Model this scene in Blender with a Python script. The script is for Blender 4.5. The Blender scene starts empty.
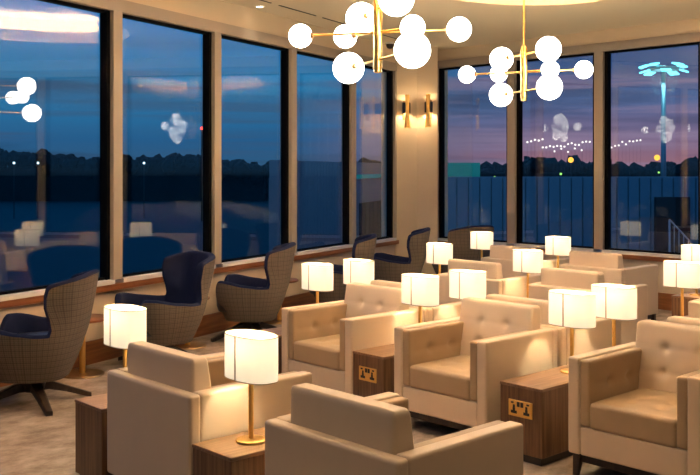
import bpy, bmesh, math, random
from mathutils import Vector, Matrix

random.seed(7)
scene = bpy.context.scene
COL = scene.collection
PI = math.pi

# ------------------------------------------------------------------ axes
# world X runs along the depth of the armchairs, world Y along their rows, Z up.
# e is camera right, n camera forward, mapped to world; camera turned 42.9 degrees.
TH = math.radians(42.91)
S_, C_ = math.sin(TH), math.cos(TH)
def cam_to_world(e, n):
    return (C_ * e + S_ * n, -S_ * e + C_ * n)
def heading(e, n):
    x, y = cam_to_world(e, n)
    return math.atan2(y, x)

CEIL = 3.28
CX, CY = 10.02, 9.355                      # the corner where the two glazed walls meet
LD = Vector((-0.945, -0.327)).normalized()   # along the left wall, away from the corner
LN = Vector((0.327, -0.945)).normalized()    # into the room from the left wall
def lw(t, d=0.0):                          # point along the left wall, d metres into the room
    return (CX + LD.x * t + LN.x * d, CY + LD.y * t + LN.y * d)
LROT = math.atan2(LD.y, LD.x)

# ------------------------------------------------------------------ materials
def nt(name):
    m = bpy.data.materials.new(name)
    m.use_nodes = True
    n = m.node_tree
    n.nodes.clear()
    out = n.nodes.new('ShaderNodeOutputMaterial')
    return m, n, out
def principled(name, col, rough=0.5, metal=0.0, spec=0.5, noise=0.0, nscale=8.0, bump=0.0, bscale=300.0,
               stretch=(1, 1, 1), sheen=0.0, coat=0.0):
    m, n, out = nt(name)
    b = n.nodes.new('ShaderNodeBsdfPrincipled')
    b.inputs['Base Color'].default_value = (*col, 1)
    b.inputs['Roughness'].default_value = rough
    b.inputs['Metallic'].default_value = metal
    b.inputs['Specular IOR Level'].default_value = spec
    b.inputs['Sheen Weight'].default_value = sheen
    b.inputs['Coat Weight'].default_value = coat
    n.links.new(b.outputs[0], out.inputs[0])
    tc = n.nodes.new('ShaderNodeTexCoord')
    mp = n.nodes.new('ShaderNodeMapping')
    mp.inputs['Scale'].default_value = stretch
    n.links.new(tc.outputs['Object'], mp.inputs[0])
    if noise > 0:
        t = n.nodes.new('ShaderNodeTexNoise')
        t.inputs['Scale'].default_value = nscale
        t.inputs['Detail'].default_value = 5
        n.links.new(mp.outputs[0], t.inputs['Vector'])
        mx = n.nodes.new('ShaderNodeMix'); mx.data_type = 'RGBA'
        mx.inputs[6].default_value = (*[c * (1 - noise) for c in col], 1)
        mx.inputs[7].default_value = (*[min(1, c * (1 + noise)) for c in col], 1)
        n.links.new(t.outputs['Fac'], mx.inputs[0])
        n.links.new(mx.outputs[2], b.inputs['Base Color'])
    if bump > 0:
        t2 = n.nodes.new('ShaderNodeTexNoise')
        t2.inputs['Scale'].default_value = bscale
        n.links.new(mp.outputs[0], t2.inputs['Vector'])
        bp = n.nodes.new('ShaderNodeBump')
        bp.inputs['Strength'].default_value = bump
        bp.inputs['Distance'].default_value = 0.002
        n.links.new(t2.outputs['Fac'], bp.inputs['Height'])
        n.links.new(bp.outputs[0], b.inputs['Normal'])
    return m
def emission(name, col, strength):
    m, n, out = nt(name)
    e = n.nodes.new('ShaderNodeEmission')
    e.inputs[0].default_value = (*col, 1)
    e.inputs[1].default_value = strength
    n.links.new(e.outputs[0], out.inputs[0])
    return m
def wood(name, dark, light, rough=0.4, grain=(60, 60, 2.0), coat=0.0):
    m, n, out = nt(name)
    b = n.nodes.new('ShaderNodeBsdfPrincipled')
    b.inputs['Roughness'].default_value = rough
    b.inputs['Coat Weight'].default_value = coat
    tc = n.nodes.new('ShaderNodeTexCoord')
    mp = n.nodes.new('ShaderNodeMapping')
    mp.inputs['Scale'].default_value = grain
    n.links.new(tc.outputs['Object'], mp.inputs[0])
    t = n.nodes.new('ShaderNodeTexNoise')
    t.inputs['Scale'].default_value = 1.0
    t.inputs['Detail'].default_value = 6
    t.inputs['Roughness'].default_value = 0.6
    n.links.new(mp.outputs[0], t.inputs['Vector'])
    r = n.nodes.new('ShaderNodeValToRGB')
    r.color_ramp.elements[0].position = 0.33
    r.color_ramp.elements[0].color = (*dark, 1)
    r.color_ramp.elements[1].position = 0.68
    r.color_ramp.elements[1].color = (*light, 1)
    n.links.new(t.outputs['Fac'], r.inputs[0])
    n.links.new(r.outputs[0], b.inputs['Base Color'])
    n.links.new(b.outputs[0], out.inputs[0])
    return m

M = {}
M['cream'] = principled('cream_leather', (0.67, 0.54, 0.415), 0.42, noise=0.05, nscale=6, bump=0.15, bscale=420)
M['tan'] = principled('tan_leather', (0.41, 0.295, 0.185), 0.42, noise=0.07, nscale=7, bump=0.15, bscale=420)
M['walnut'] = wood('walnut_veneer', (0.085, 0.038, 0.017), (0.235, 0.120, 0.057), 0.42, (55, 55, 2.2))
M['walnut_lit_top'] = wood('walnut_veneer_lit_top', (0.15, 0.078, 0.040), (0.33, 0.19, 0.105), 0.38, (3, 55, 55))  # same walnut made lighter, the lamplight on the tops put into the colour
M['dark_wood'] = wood('dark_stained_wood', (0.016, 0.010, 0.008), (0.045, 0.026, 0.018), 0.42, (30, 30, 6))
M['red_wood'] = wood('polished_red_wood', (0.17, 0.055, 0.018), (0.33, 0.125, 0.042), 0.38, (2.0, 2.0, 40), coat=0.15)
M['black'] = principled('black_plastic', (0.012, 0.011, 0.011), 0.45)
M['gasket'] = principled('black_window_frame', (0.004, 0.004, 0.005), 0.8, spec=0.04)
M['brass'] = principled('brushed_brass', (0.83, 0.53, 0.17), 0.28, metal=1.0, bump=0.05, bscale=600)
M['brass_satin'] = principled('satin_brass', (0.93, 0.60, 0.19), 0.5, metal=0.75)
M['brass_dark'] = principled('bronze_brass', (0.36, 0.23, 0.12), 0.4, metal=1.0)
M['navy'] = principled('navy_velvet', (0.009, 0.015, 0.052), 0.8, spec=0.15, noise=0.2, nscale=12, sheen=0.02)
M['navy_leather'] = principled('midnight_leather', (0.016, 0.018, 0.028), 0.38, noise=0.15, nscale=8)
M['wall'] = principled('cream_wall_paint', (0.64, 0.515, 0.375), 0.75, noise=0.03, nscale=2)
M['dark_wall'] = principled('midnight_wall_paint', (0.015, 0.020, 0.030), 0.7)
M['ceiling'] = principled('warm_ceiling_paint', (0.78, 0.66, 0.50), 0.85, noise=0.02, nscale=1.5)
M['mullion'] = principled('champagne_aluminium', (0.37, 0.31, 0.262), 0.5, metal=0.0)
M['frame_white'] = principled('silver_window_sill', (0.70, 0.69, 0.70), 0.35)
M['globe'] = emission('opal_glass_globe_lit', (1.0, 0.90, 0.74), 19.0)
M['bulb'] = emission('warm_bulb', (1.0, 0.80, 0.52), 6.0)
M['led'] = emission('cove_led', (1.0, 0.75, 0.50), 190.0)
M['downlight'] = emission('downlight_lens', (1.0, 0.88, 0.68), 10.0)
M['trim_white'] = principled('white_plastic', (0.75, 0.72, 0.66), 0.4)

def shade_material():
    m, n, out = nt('lampshade_fabric')
    tr = n.nodes.new('ShaderNodeBsdfTranslucent'); tr.inputs[0].default_value = (0.42, 0.375, 0.30, 1)
    df = n.nodes.new('ShaderNodeBsdfDiffuse'); df.inputs[0].default_value = (0.60, 0.54, 0.44, 1)
    mx = n.nodes.new('ShaderNodeMixShader'); mx.inputs[0].default_value = 0.45
    tc = n.nodes.new('ShaderNodeTexCoord')
    w = n.nodes.new('ShaderNodeTexNoise'); w.inputs['Scale'].default_value = 90
    n.links.new(tc.outputs['Object'], w.inputs['Vector'])
    r = n.nodes.new('ShaderNodeMapRange'); r.inputs[3].default_value = 0.07; r.inputs[4].default_value = 0.11
    n.links.new(w.outputs['Fac'], r.inputs[0]); n.links.new(r.outputs[0], mx.inputs[0])
    n.links.new(df.outputs[0], mx.inputs[1]); n.links.new(tr.outputs[0], mx.inputs[2])
    em = n.nodes.new('ShaderNodeEmission'); em.inputs[0].default_value = (1.0, .90, .72, 1); em.inputs[1].default_value = .50
    ad = n.nodes.new('ShaderNodeAddShader'); n.links.new(mx.outputs[0], ad.inputs[0]); n.links.new(em.outputs[0], ad.inputs[1])
    n.links.new(ad.outputs[0], out.inputs[0])
    return m
M['shade'] = shade_material()
M['shade_trim'] = principled('lampshade_binding', (0.42, 0.33, 0.21), 0.8)

def glass_material():
    m, n, out = nt('window_glass')
    tr = n.nodes.new('ShaderNodeBsdfTransparent'); tr.inputs[0].default_value = (0.93, 0.97, 0.98, 1)
    gl = n.nodes.new('ShaderNodeBsdfGlossy'); gl.inputs['Roughness'].default_value = 0.0
    lwt = n.nodes.new('ShaderNodeLayerWeight'); lwt.inputs[0].default_value = 0.5
    p = n.nodes.new('ShaderNodeMath'); p.operation = 'POWER'; p.inputs[1].default_value = 5
    a = n.nodes.new('ShaderNodeMath'); a.operation = 'MULTIPLY_ADD'; a.inputs[1].default_value = 0.9; a.inputs[2].default_value = 0.095
    n.links.new(lwt.outputs['Facing'], p.inputs[0]); n.links.new(p.outputs[0], a.inputs[0])
    mx = n.nodes.new('ShaderNodeMixShader')
    n.links.new(a.outputs[0], mx.inputs[0]); n.links.new(tr.outputs[0], mx.inputs[1]); n.links.new(gl.outputs[0], mx.inputs[2])
    n.links.new(mx.outputs[0], out.inputs[0])
    return m
M['glass'] = glass_material()

def carpet_material():
    m, n, out = nt('mottled_carpet')
    b = n.nodes.new('ShaderNodeBsdfPrincipled'); b.inputs['Roughness'].default_value = 0.95; b.inputs['Specular IOR Level'].default_value = 0.15
    tc = n.nodes.new('ShaderNodeTexCoord')
    mp = n.nodes.new('ShaderNodeMapping'); mp.inputs['Rotation'].default_value = (0, 0, 0.5); mp.inputs['Scale'].default_value = (1, 1.4, 1)
    n.links.new(tc.outputs['Object'], mp.inputs[0])
    t1 = n.nodes.new('ShaderNodeTexNoise'); t1.inputs['Scale'].default_value = 4.5; t1.inputs['Detail'].default_value = 9; t1.inputs['Roughness'].default_value = 0.72
    n.links.new(mp.outputs[0], t1.inputs['Vector'])
    t2 = n.nodes.new('ShaderNodeTexNoise'); t2.inputs['Scale'].default_value = 160; t2.inputs['Detail'].default_value = 2
    n.links.new(tc.outputs['Object'], t2.inputs['Vector'])
    r = n.nodes.new('ShaderNodeValToRGB')
    r.color_ramp.elements[0].position = 0.34; r.color_ramp.elements[0].color = (0.20, 0.155, 0.128, 1)
    r.color_ramp.elements[1].position = 0.68; r.color_ramp.elements[1].color = (0.45, 0.37, 0.315, 1)
    n.links.new(t1.outputs['Fac'], r.inputs[0])
    n.links.new(r.outputs[0], b.inputs['Base Color'])
    bp = n.nodes.new('ShaderNodeBump'); bp.inputs['Strength'].default_value = 0.5; bp.inputs['Distance'].default_value = 0.004
    n.links.new(t2.outputs['Fac'], bp.inputs['Height']); n.links.new(bp.outputs[0], b.inputs['Normal'])
    n.links.new(b.outputs[0], out.inputs[0])
    return m
M['carpet'] = carpet_material()

def plaid_material():
    m, n, out = nt('grey_plaid_wool')
    b = n.nodes.new('ShaderNodeBsdfPrincipled'); b.inputs['Roughness'].default_value = 0.9; b.inputs['Specular IOR Level'].default_value = 0.2
    uv = n.nodes.new('ShaderNodeUVMap'); uv.uv_map = 'UVMap'
    sp = n.nodes.new('ShaderNodeSeparateXYZ'); n.links.new(uv.outputs[0], sp.inputs[0])
    def lines(sock, freq, width):
        a = n.nodes.new('ShaderNodeMath'); a.operation = 'MULTIPLY'; a.inputs[1].default_value = freq; n.links.new(sock, a.inputs[0])
        f = n.nodes.new('ShaderNodeMath'); f.operation = 'FRACT'; n.links.new(a.outputs[0], f.inputs[0])
        l = n.nodes.new('ShaderNodeMath'); l.operation = 'LESS_THAN'; l.inputs[1].default_value = width; n.links.new(f.outputs[0], l.inputs[0])
        return l.outputs[0]
    def add(s1, s2):
        a = n.nodes.new('ShaderNodeMath'); a.operation = 'ADD'; n.links.new(s1, a.inputs[0]); n.links.new(s2, a.inputs[1]); return a.outputs[0]
    x, y = sp.outputs[0], sp.outputs[1]
    tot = add(add(lines(x, 24, 0.2), lines(y, 24, 0.2)), add(lines(x, 72, 0.35), lines(y, 72, 0.35)))
    nz = n.nodes.new('ShaderNodeTexNoise'); nz.inputs['Scale'].default_value = 120; n.links.new(uv.outputs[0], nz.inputs['Vector'])
    tot = add(tot, nz.outputs['Fac'])
    mr = n.nodes.new('ShaderNodeMapRange'); mr.inputs[1].default_value = 0.2; mr.inputs[2].default_value = 3.4
    n.links.new(tot, mr.inputs[0])
    r = n.nodes.new('ShaderNodeValToRGB')
    r.color_ramp.elements[0].color = (0.180, 0.147, 0.122, 1)
    r.color_ramp.elements[1].color = (0.092, 0.075, 0.065, 1)
    n.links.new(mr.outputs[0], r.inputs[0]); n.links.new(r.outputs[0], b.inputs['Base Color'])
    n.links.new(b.outputs[0], out.inputs[0])
    return m
M['plaid'] = plaid_material()

# ------------------------------------------------------------------ object helpers
def link_mesh(name, me, mat, parent=None, smooth=True):
    o = bpy.data.objects.new(name, me)
    COL.objects.link(o)
    if mat is not None and len(me.materials) == 0:
        me.materials.append(mat)
    if smooth:
        me.polygons.foreach_set('use_smooth', [True] * len(me.polygons))
    if parent is not None:
        o.parent = parent
    return o
def obj(name, bm, mat, parent=None, smooth=True, sharp=None):
    bmesh.ops.recalc_face_normals(bm, faces=bm.faces)
    me = bpy.data.meshes.new(name)
    bm.to_mesh(me); bm.free()
    o = link_mesh(name, me, mat, parent, smooth)
    if sharp:
        me.set_sharp_from_angle(angle=math.radians(sharp))
    return o
def tag(o, label, cat, group=None, kind=None):
    o['label'] = label; o['category'] = cat
    if group: o['group'] = group
    if kind: o['kind'] = kind
    return o
def thing(name, label, cat, loc=(0, 0, 0), rz=0.0, group=None):
    o = bpy.data.objects.new(name, None); COL.objects.link(o)
    o.empty_display_size = 0.1
    o.location = loc; o.rotation_euler = (0, 0, rz)
    return tag(o, label, cat, group)
def kids(o):
    return [c for c in bpy.data.objects if c.parent == o]
def dup(root, loc, rz, label, group=None):
    def rec(o, par):
        c = o.copy(); COL.objects.link(c)
        if par is not None: c.parent = par
        for ch in kids_of[o.name]: rec(ch, c)
        return c
    kids_of = {}
    for o in bpy.data.objects: kids_of.setdefault(o.name, [])
    for o in bpy.data.objects:
        if o.parent: kids_of[o.parent.name].append(o)
    r = rec(root, None)
    r.location = loc; r.rotation_euler = (0, 0, rz); r['label'] = label
    if group: r['group'] = group
    return r

def coords1(h, r, k, m):
    a = [-h + r * i / k for i in range(k + 1)]
    inner = h - r
    if inner > 1e-5:
        e = min(0.004, inner * 0.2)
        mid = [-(inner - e) + 2 * (inner - e) * i / m for i in range(m + 1)]
    else:
        mid = []
    b = [-x for x in reversed(a)]
    out = a + mid + b
    res = []
    for x in out:
        if not res or abs(x - res[-1]) > 1e-6: res.append(x)
    return res
def rbox(bm, lo, hi, r=0.01, k=2, m=(1, 1, 1), disp=None):
    """box with rounded edges; m = interior divisions per axis; disp(local 0..1 coords, p) -> p"""
    lo, hi = Vector(lo), Vector(hi)
    c = (lo + hi) / 2; h = (hi - lo) / 2
    r = min(r, h.x * 0.999, h.y * 0.999, h.z * 0.999)
    ax = [coords1(h[i], r, k, m[i]) for i in range(3)]
    cache = {}
    def vert(p):
        key = (round(p[0], 5), round(p[1], 5), round(p[2], 5))
        v = cache.get(key)
        if v is None:
            q = Vector([max(-(h[i] - r), min(h[i] - r, p[i])) for i in range(3)])
            d = Vector(p) - q
            w = q + d.normalized() * r if d.length > 1e-9 else q
            if disp: w = disp(w, h)
            v = bm.verts.new(c + w); cache[key] = v
        return v
    for a in range(3):
        b_, c_ = (a + 1) % 3, (a + 2) % 3
        for s in (-1, 1):
            for i in range(len(ax[b_]) - 1):
                for j in range(len(ax[c_]) - 1):
                    ps = []
                    for (x, y) in ((ax[b_][i], ax[c_][j]), (ax[b_][i + 1], ax[c_][j]), (ax[b_][i + 1], ax[c_][j + 1]), (ax[b_][i], ax[c_][j + 1])):
                        p = [0, 0, 0]; p[a] = s * h[a]; p[b_] = x; p[c_] = y
                        ps.append(vert(p))
                    if s < 0: ps.reverse()
                    if len(set(ps)) == 4:
                        try: bm.faces.new(ps)
                        except ValueError: pass
    return bm
def RB(lo, hi, r=0.01, k=2, m=(1, 1, 1), disp=None):
    return rbox(bmesh.new(), lo, hi, r, k, m, disp)
def box(bm, lo, hi):
    x0, y0, z0 = lo; x1, y1, z1 = hi
    v = [bm.verts.new(p) for p in ((x0, y0, z0), (x1, y0, z0), (x1, y1, z0), (x0, y1, z0), (x0, y0, z1), (x1, y0, z1), (x1, y1, z1), (x0, y1, z1))]
    for f in ((0, 3, 2, 1), (4, 5, 6, 7), (0, 1, 5, 4), (1, 2, 6, 5), (2, 3, 7, 6), (3, 0, 4, 7)):
        bm.faces.new([v[i] for i in f])
    return bm
def prism(bm, poly, z0, z1):
    lo = [bm.verts.new((x, y, z0)) for x, y in poly]; hi = [bm.verts.new((x, y, z1)) for x, y in poly]
    n = len(poly)
    bm.faces.new(list(reversed(lo))); bm.faces.new(hi)
    for i in range(n):
        bm.faces.new((lo[i], lo[(i + 1) % n], hi[(i + 1) % n], hi[i]))
    return bm
def lathe(bm, prof, n=32, origin=(0, 0, 0), cap=True):
    rings = []
    for r, z in prof:
        rings.append([bm.verts.new((origin[0] + r * math.cos(2 * PI * i / n), origin[1] + r * math.sin(2 * PI * i / n), origin[2] + z)) for i in range(n)])
    for a, b in zip(rings[:-1], rings[1:]):
        for i in range(n):
            bm.faces.new((a[i], a[(i + 1) % n], b[(i + 1) % n], b[i]))
    if cap:
        bm.faces.new(list(reversed(rings[0]))); bm.faces.new(rings[-1])
    return bm
def tube(bm, p0, p1, r0, r1=None, n=14):
    r1 = r0 if r1 is None else r1
    p0, p1 = Vector(p0), Vector(p1)
    d = (p1 - p0).normalized()
    a = d.orthogonal().normalized(); b = d.cross(a)
    A = [bm.verts.new(p0 + (a * math.cos(2 * PI * i / n) + b * math.sin(2 * PI * i / n)) * r0) for i in range(n)]
    B = [bm.verts.new(p1 + (a * math.cos(2 * PI * i / n) + b * math.sin(2 * PI * i / n)) * r1) for i in range(n)]
    for i in range(n): bm.faces.new((A[i], A[(i + 1) % n], B[(i + 1) % n], B[i]))
    bm.faces.new(list(reversed(A))); bm.faces.new(B)
    return bm
def ball(bm, c, r, u=24, v=16):
    bmesh.ops.create_uvsphere(bm, u_segments=u, v_segments=v, radius=r, matrix=Matrix.Translation(c))
    return bm
def light(name, kind, loc, energy, col, parent=None, **kw):
    d = bpy.data.lights.new(name, kind); d.energy = energy; d.color = col
    for k, v in kw.items(): setattr(d, k, v)
    o = bpy.data.objects.new(name, d); COL.objects.link(o); o.location = loc
    if parent is not None: o.parent = parent
    return o

# ------------------------------------------------------------------ room shell
def struct(name, bm, mat, label, cat, parent=None, smooth=False, sharp=None):
    o = obj(name, bm, mat, parent, smooth, sharp)
    if parent is None: tag(o, label, cat, None, 'structure')
    return o
BX, BY = -3.0, -4.5
tl = (BX - CX) / LD.x                       # where the left wall meets the back wall
LEND = lw(tl)
room = [(BX, BY), (CX, BY), (CX, CY), LEND]
bm = bmesh.new(); prism(bm, [(BX - .2, BY - .2), (CX + .25, BY - .2), (CX + .25, CY + .35), (BX - .2, LEND[1] + .25)], -0.2, 0.0)
struct('floor', bm, M['carpet'], 'mottled taupe carpet floor of the lounge', 'floor')

# ceiling with an oval recess
OC = Vector(cam_to_world(0.82, 6.95)); OA = Vector(cam_to_world(0.48, 0.877)).normalized(); OB = Vector((-OA.y, OA.x))
EA, EB = 3.05, 1.5
def oval(k, n=96):
    return [OC + OA * (EA + k) * math.cos(2 * PI * i / n) + OB * (EB + k) * math.sin(2 * PI * i / n) for i in range(n)]
bm = bmesh.new()
outer = [bm.verts.new((x, y, CEIL)) for x, y in ((BX - .2, BY - .2), (CX + .25, BY - .2), (CX + .25, CY + .35), (BX - .2, LEND[1] + .25))]
ed = [bm.edges.new((outer[i], outer[(i + 1) % 4])) for i in range(4)]
def ring(k, z): return [bm.verts.new((p.x, p.y, z)) for p in oval(k)]
R0 = ring(0, CEIL)
ed += [bm.edges.new((R0[i], R0[(i + 1) % 96])) for i in range(96)]
bmesh.ops.triangle_fill(bm, use_beauty=True, use_dissolve=False, edges=ed)
for f in list(bm.faces):
    c = f.calc_center_median()
    d = Vector((c.x, c.y)) - OC
    if (d.dot(OA) / EA) ** 2 + (d.dot(OB) / EB) ** 2 < 0.98: bm.faces.remove(f)
prev = R0
for k, z in ((0.0, CEIL + .15), (0.02, CEIL + .15), (0.022, CEIL + .09), (0.42, CEIL + .09), (0.45, CEIL + .12), (0.45, CEIL + .36)):
    nx = ring(k, z)
    for i in range(96): bm.faces.new((prev[i], prev[(i + 1) % 96], nx[(i + 1) % 96], nx[i]))
    prev = nx
bm.faces.new(prev)
struct('ceiling', bm, M['ceiling'], 'cream ceiling with a large lit oval recess', 'ceiling')
# LED line lying on the ledge of the recess
bm = bmesh.new()
a = [bm.verts.new((p.x, p.y, CEIL + .094)) for p in oval(.12)]; b = [bm.verts.new((p.x, p.y, CEIL + .094)) for p in oval(.17)]
a2 = [bm.verts.new((p.x, p.y, CEIL + .110)) for p in oval(.13)]; b2 = [bm.verts.new((p.x, p.y, CEIL + .110)) for p in oval(.16)]
for i in range(96):
    j = (i + 1) % 96
    bm.faces.new((a[i], b[i], b[j], a[j])); bm.faces.new((a2[i], a2[j], b2[j], b2[i]))
    bm.faces.new((a[i], a[j], a2[j], a2[i])); bm.faces.new((b[i], b2[i], b2[j], b[j]))
tag(obj('cove_light', bm, M['led']), 'warm light line hidden on the ledge of the oval ceiling recess', 'light')

SILL_L, TOP_L, SILL_R, TOP_R = 0.668, 2.945, 0.635, 3.02
LM = [2.01 + 1.437 * k for k in range(8)]      # mullions of the left wall
LG0 = 0.80                                     # glass starts here, the column is before
def lbox(bm, t0, t1, d0, d1, z0, z1):
    prism(bm, [lw(t0, d0), lw(t0, d1), lw(t1, d1), lw(t1, d0)], z0, z1)
    return bm
bm = bmesh.new()
lbox(bm, -0.05, tl + .1, -0.22, 0.0, 0.0, SILL_L - .035)
lbox(bm, -0.05, tl + .1, -0.22, 0.0, TOP_L + .07, CEIL + .02)
lbox(bm, -0.05, LG0 - .07, -0.22, 0.0, SILL_L - .035, TOP_L + .07)
lbox(bm, LM[-1], tl + .1, -0.22, 0.0, SILL_L - .035, TOP_L + .07)
struct('wall_left', bm, M['wall'], 'cream wall with tall windows running behind the wing chairs', 'wall')
RG0 = 8.95
RM = [7.66, 6.35, 5.0, 3.68, 2.36, 1.04, -0.28]
bm = bmesh.new()
box(bm, (CX, BY - .1, 0), (CX + .22, CY + .1, SILL_R - .035))
box(bm, (CX, BY - .1, TOP_R + .06), (CX + .22, CY + .1, CEIL + .02))
box(bm, (CX, RG0 + .02, SILL_R - .035), (CX + .22, CY + .1, TOP_R + .06))
box(bm, (CX, BY - .1, SILL_R - .035), (CX + .22, RM[-1], TOP_R + .06))
struct('wall_right', bm, M['wall'], 'cream wall with tall windows facing the blue corrugated shed', 'wall')
bm = bmesh.new(); box(bm, (BX - .2, BY - .2, 0), (BX, LEND[1] + .2, CEIL + .02))
struct('wall_back', bm, M['dark_wall'], 'dark painted wall behind the viewer', 'wall')
bm = bmesh.new(); box(bm, (BX, BY - .2, 0), (CX + .2, BY, CEIL + .02))
struct('wall_front', bm, M['dark_wall'], 'dark painted wall at the far side of the room', 'wall')

FA, FB = Vector(lw(LG0 - .04, .03)), Vector(cam_to_world(1.197, 12.98))
FF = (FA + FB) / 2 + Vector((.6808, .7324)) * .06
bm = bmesh.new(); prism(bm, [tuple(FA), tuple(FF), tuple(FB), (CX - .03, RG0 + .03), (CX + .2, RG0 + .03), (CX + .2, CY + .1), lw(LG0 - .04, -.2)], 0, CEIL + .01)
struct('wall_corner', bm, M['wall'], 'cream corner column with two shallow faces carrying the wall sconces', 'wall')
# wooden ledges and skirting
bm = bmesh.new(); lbox(bm, 0.0, tl, 0.0, 0.055, SILL_L - .085, SILL_L - .035)
struct('trim_1', bm, M['red_wood'], 'red wood ledge under the windows behind the wing chairs', 'trim')
bm = bmesh.new(); box(bm, (CX - .055, BY, SILL_R - .085), (CX, CY - .06, SILL_R - .035))
struct('trim_2', bm, M['red_wood'], 'red wood ledge under the windows facing the corrugated shed', 'trim')
bm = bmesh.new(); lbox(bm, 0.02, tl, 0.0, 0.02, 0.0, 0.19)
struct('baseboard_left', bm, M['red_wood'], 'red wood baseboard along the wall behind the wing chairs', 'baseboard')
bm = bmesh.new(); box(bm, (CX - .02, BY, 0), (CX, CY - .03, .19))
struct('baseboard_right', bm, M['red_wood'], 'red wood baseboard along the wall behind the last armchairs', 'baseboard')

tn = [2]
def trim(bm, label):
    tn[0] += 1
    return struct('trim_%d' % tn[0], bm, M['mullion'], label, 'trim')
bm = bmesh.new(); lbox(bm, LG0 - .12, LM[-1] + .05, -.12, .035, TOP_L, TOP_L + .075); lbox(bm, LG0 - .12, LM[-1] + .05, -.12, .02, TOP_L + .075, TOP_L + .11)
trim(bm, 'champagne head rail over the windows behind the wing chairs')
bm = bmesh.new(); box(bm, (CX - .035, RM[-1] - .05, TOP_R), (CX + .12, RG0 + .03, TOP_R + .07)); box(bm, (CX - .02, RM[-1] - .05, TOP_R + .07), (CX + .12, RG0 + .03, TOP_R + .105))
trim(bm, 'champagne head rail over the windows facing the shed')
for i, t in enumerate(LM[:-1]):
    bm = bmesh.new(); lbox(bm, t - .055, t + .055, -.12, .03, SILL_L, TOP_L)
    trim(bm, 'champagne mullion number %s from the corner in the wall behind the wing chairs' % ['one', 'two', 'three', 'four', 'five', 'six', 'seven'][i])
bm = bmesh.new(); lbox(bm, LG0 - .09, LG0 + .0, -.12, .03, SILL_L, TOP_L)
trim(bm, 'champagne jamb between the corner column and the windows behind the wing chairs')
for i, y in enumerate(RM[:-1]):
    bm = bmesh.new(); box(bm, (CX - .03, y - .06, SILL_R), (CX + .12, y + .06, TOP_R))
    trim(bm, 'champagne mullion number %s from the corner in the wall facing the shed' % ['one', 'two', 'three', 'four', 'five', 'six'][i])
bm = bmesh.new(); box(bm, (CX - .03, RG0 - .0, SILL_R), (CX + .12, RG0 + .04, TOP_R))
trim(bm, 'champagne jamb between the corner column and the windows facing the shed')

# windows: pane, black gasket frame, silver bottom rail
wn = [0]
def window(poly_of, a0, a1, z0, z1, label):
    """poly_of(a, d) -> xy for a position along the wall and a depth into the room"""
    wn[0] += 1
    w = bpy.data.objects.new('window_%d' % wn[0], None); COL.objects.link(w)
    tag(w, label, 'window', None, 'structure')
    def slab(b, s0, s1, d0, d1, zz0, zz1):
        prism(b, [poly_of(s0, d0), poly_of(s0, d1), poly_of(s1, d1), poly_of(s1, d0)], zz0, zz1)
    g = bmesh.new(); slab(g, a0, a1, -.066, -.054, z0, z1)
    obj('pane', g, M['glass'], w, False)
    f = bmesh.new()
    for (s0, s1) in ((a0, a0 + (.042 if a1 > a0 else -.042)), (a1 - (.042 if a1 > a0 else -.042), a1)): slab(f, s0, s1, -.085, -.01, z0, z1)
    s0, s1 = a0, a1
    slab(f, s0, s1, -.085, -.02, z1 - .022, z1); slab(f, s0, s1, -.085, -.03, z0, z0 + .02)
    obj('frame', f, M['gasket'], w, False)
    r = bmesh.new(); slab(r, s0, s1, -.10, .045, z0 - .034, z0)
    obj('sill', r, M['frame_white'], w, False)
left_edges = [LG0] + LM
for i in range(len(LM) - 0):
    a0 = left_edges[i] + (.055 if i else 0.0); a1 = left_edges[i + 1] - .055
    window(lambda a, d: lw(a, d), a0, a1, SILL_L, TOP_L, 'tall dark window number %d from the corner behind the wing chairs' % (i + 1))
right_edges = [RG0] + RM
for i in range(len(RM)):
    a0 = right_edges[i] - (.06 if i else 0.0); a1 = right_edges[i + 1] + .06
    window(lambda a, d: (CX - d, a), a0, a1, SILL_R, TOP_R, 'tall window number %d from the corner looking onto the corrugated shed' % (i + 1))

# ------------------------------------------------------------------ armchair
def smooth(a, b, x):
    t = max(0, min(1, (x - a) / (b - a))); return t * t * (3 - 2 * t)
def dents(points, sig, depth, axis_a, axis_b, sign_axis, sign, lines=()):
    def f(p, h):
        w = p[sign_axis] * sign
        face = max(0.0, min(1.0, (w / h[sign_axis] - 0.2) / 0.6))
        if face <= 0: return p
        d = 0.0
        for (pa, pb) in points:
            q = ((p[axis_a] - pa) ** 2 + (p[axis_b] - pb) ** 2)
            d += depth * math.exp(-q / (2 * sig * sig)) + depth * 0.35 * math.exp(-q / (2 * (2.6 * sig) ** 2))
        for (ax, val, dep, wid) in lines:
            d += dep * math.exp(-((p[ax] - val) / wid) ** 2)
        d *= (1 - smooth(.84, .97, abs(p[axis_a]) / h[axis_a])) * (1 - smooth(.84, .97, abs(p[axis_b]) / h[axis_b]))
        p = p.copy(); p[sign_axis] -= sign * d * face
        return p
    return f
def leg_bm(x, y, sx, sy):
    bm = bmesh.new()
    t, b = .022, .013
    v = [bm.verts.new((x + i * t, y + j * t, .12)) for i, j in ((-1, -1), (1, -1), (1, 1), (-1, 1))]
    w = [bm.verts.new((x + sx * .012 + i * b, y + sy * .008 + j * b, 0)) for i, j in ((-1, -1), (1, -1), (1, 1), (-1, 1))]
    bm.faces.new(v); bm.faces.new(list(reversed(w)))
    for i in range(4): bm.faces.new((w[i], w[(i + 1) % 4], v[(i + 1) % 4], v[i]))
    return bm
HW, DEP = 0.3675, 0.70
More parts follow.
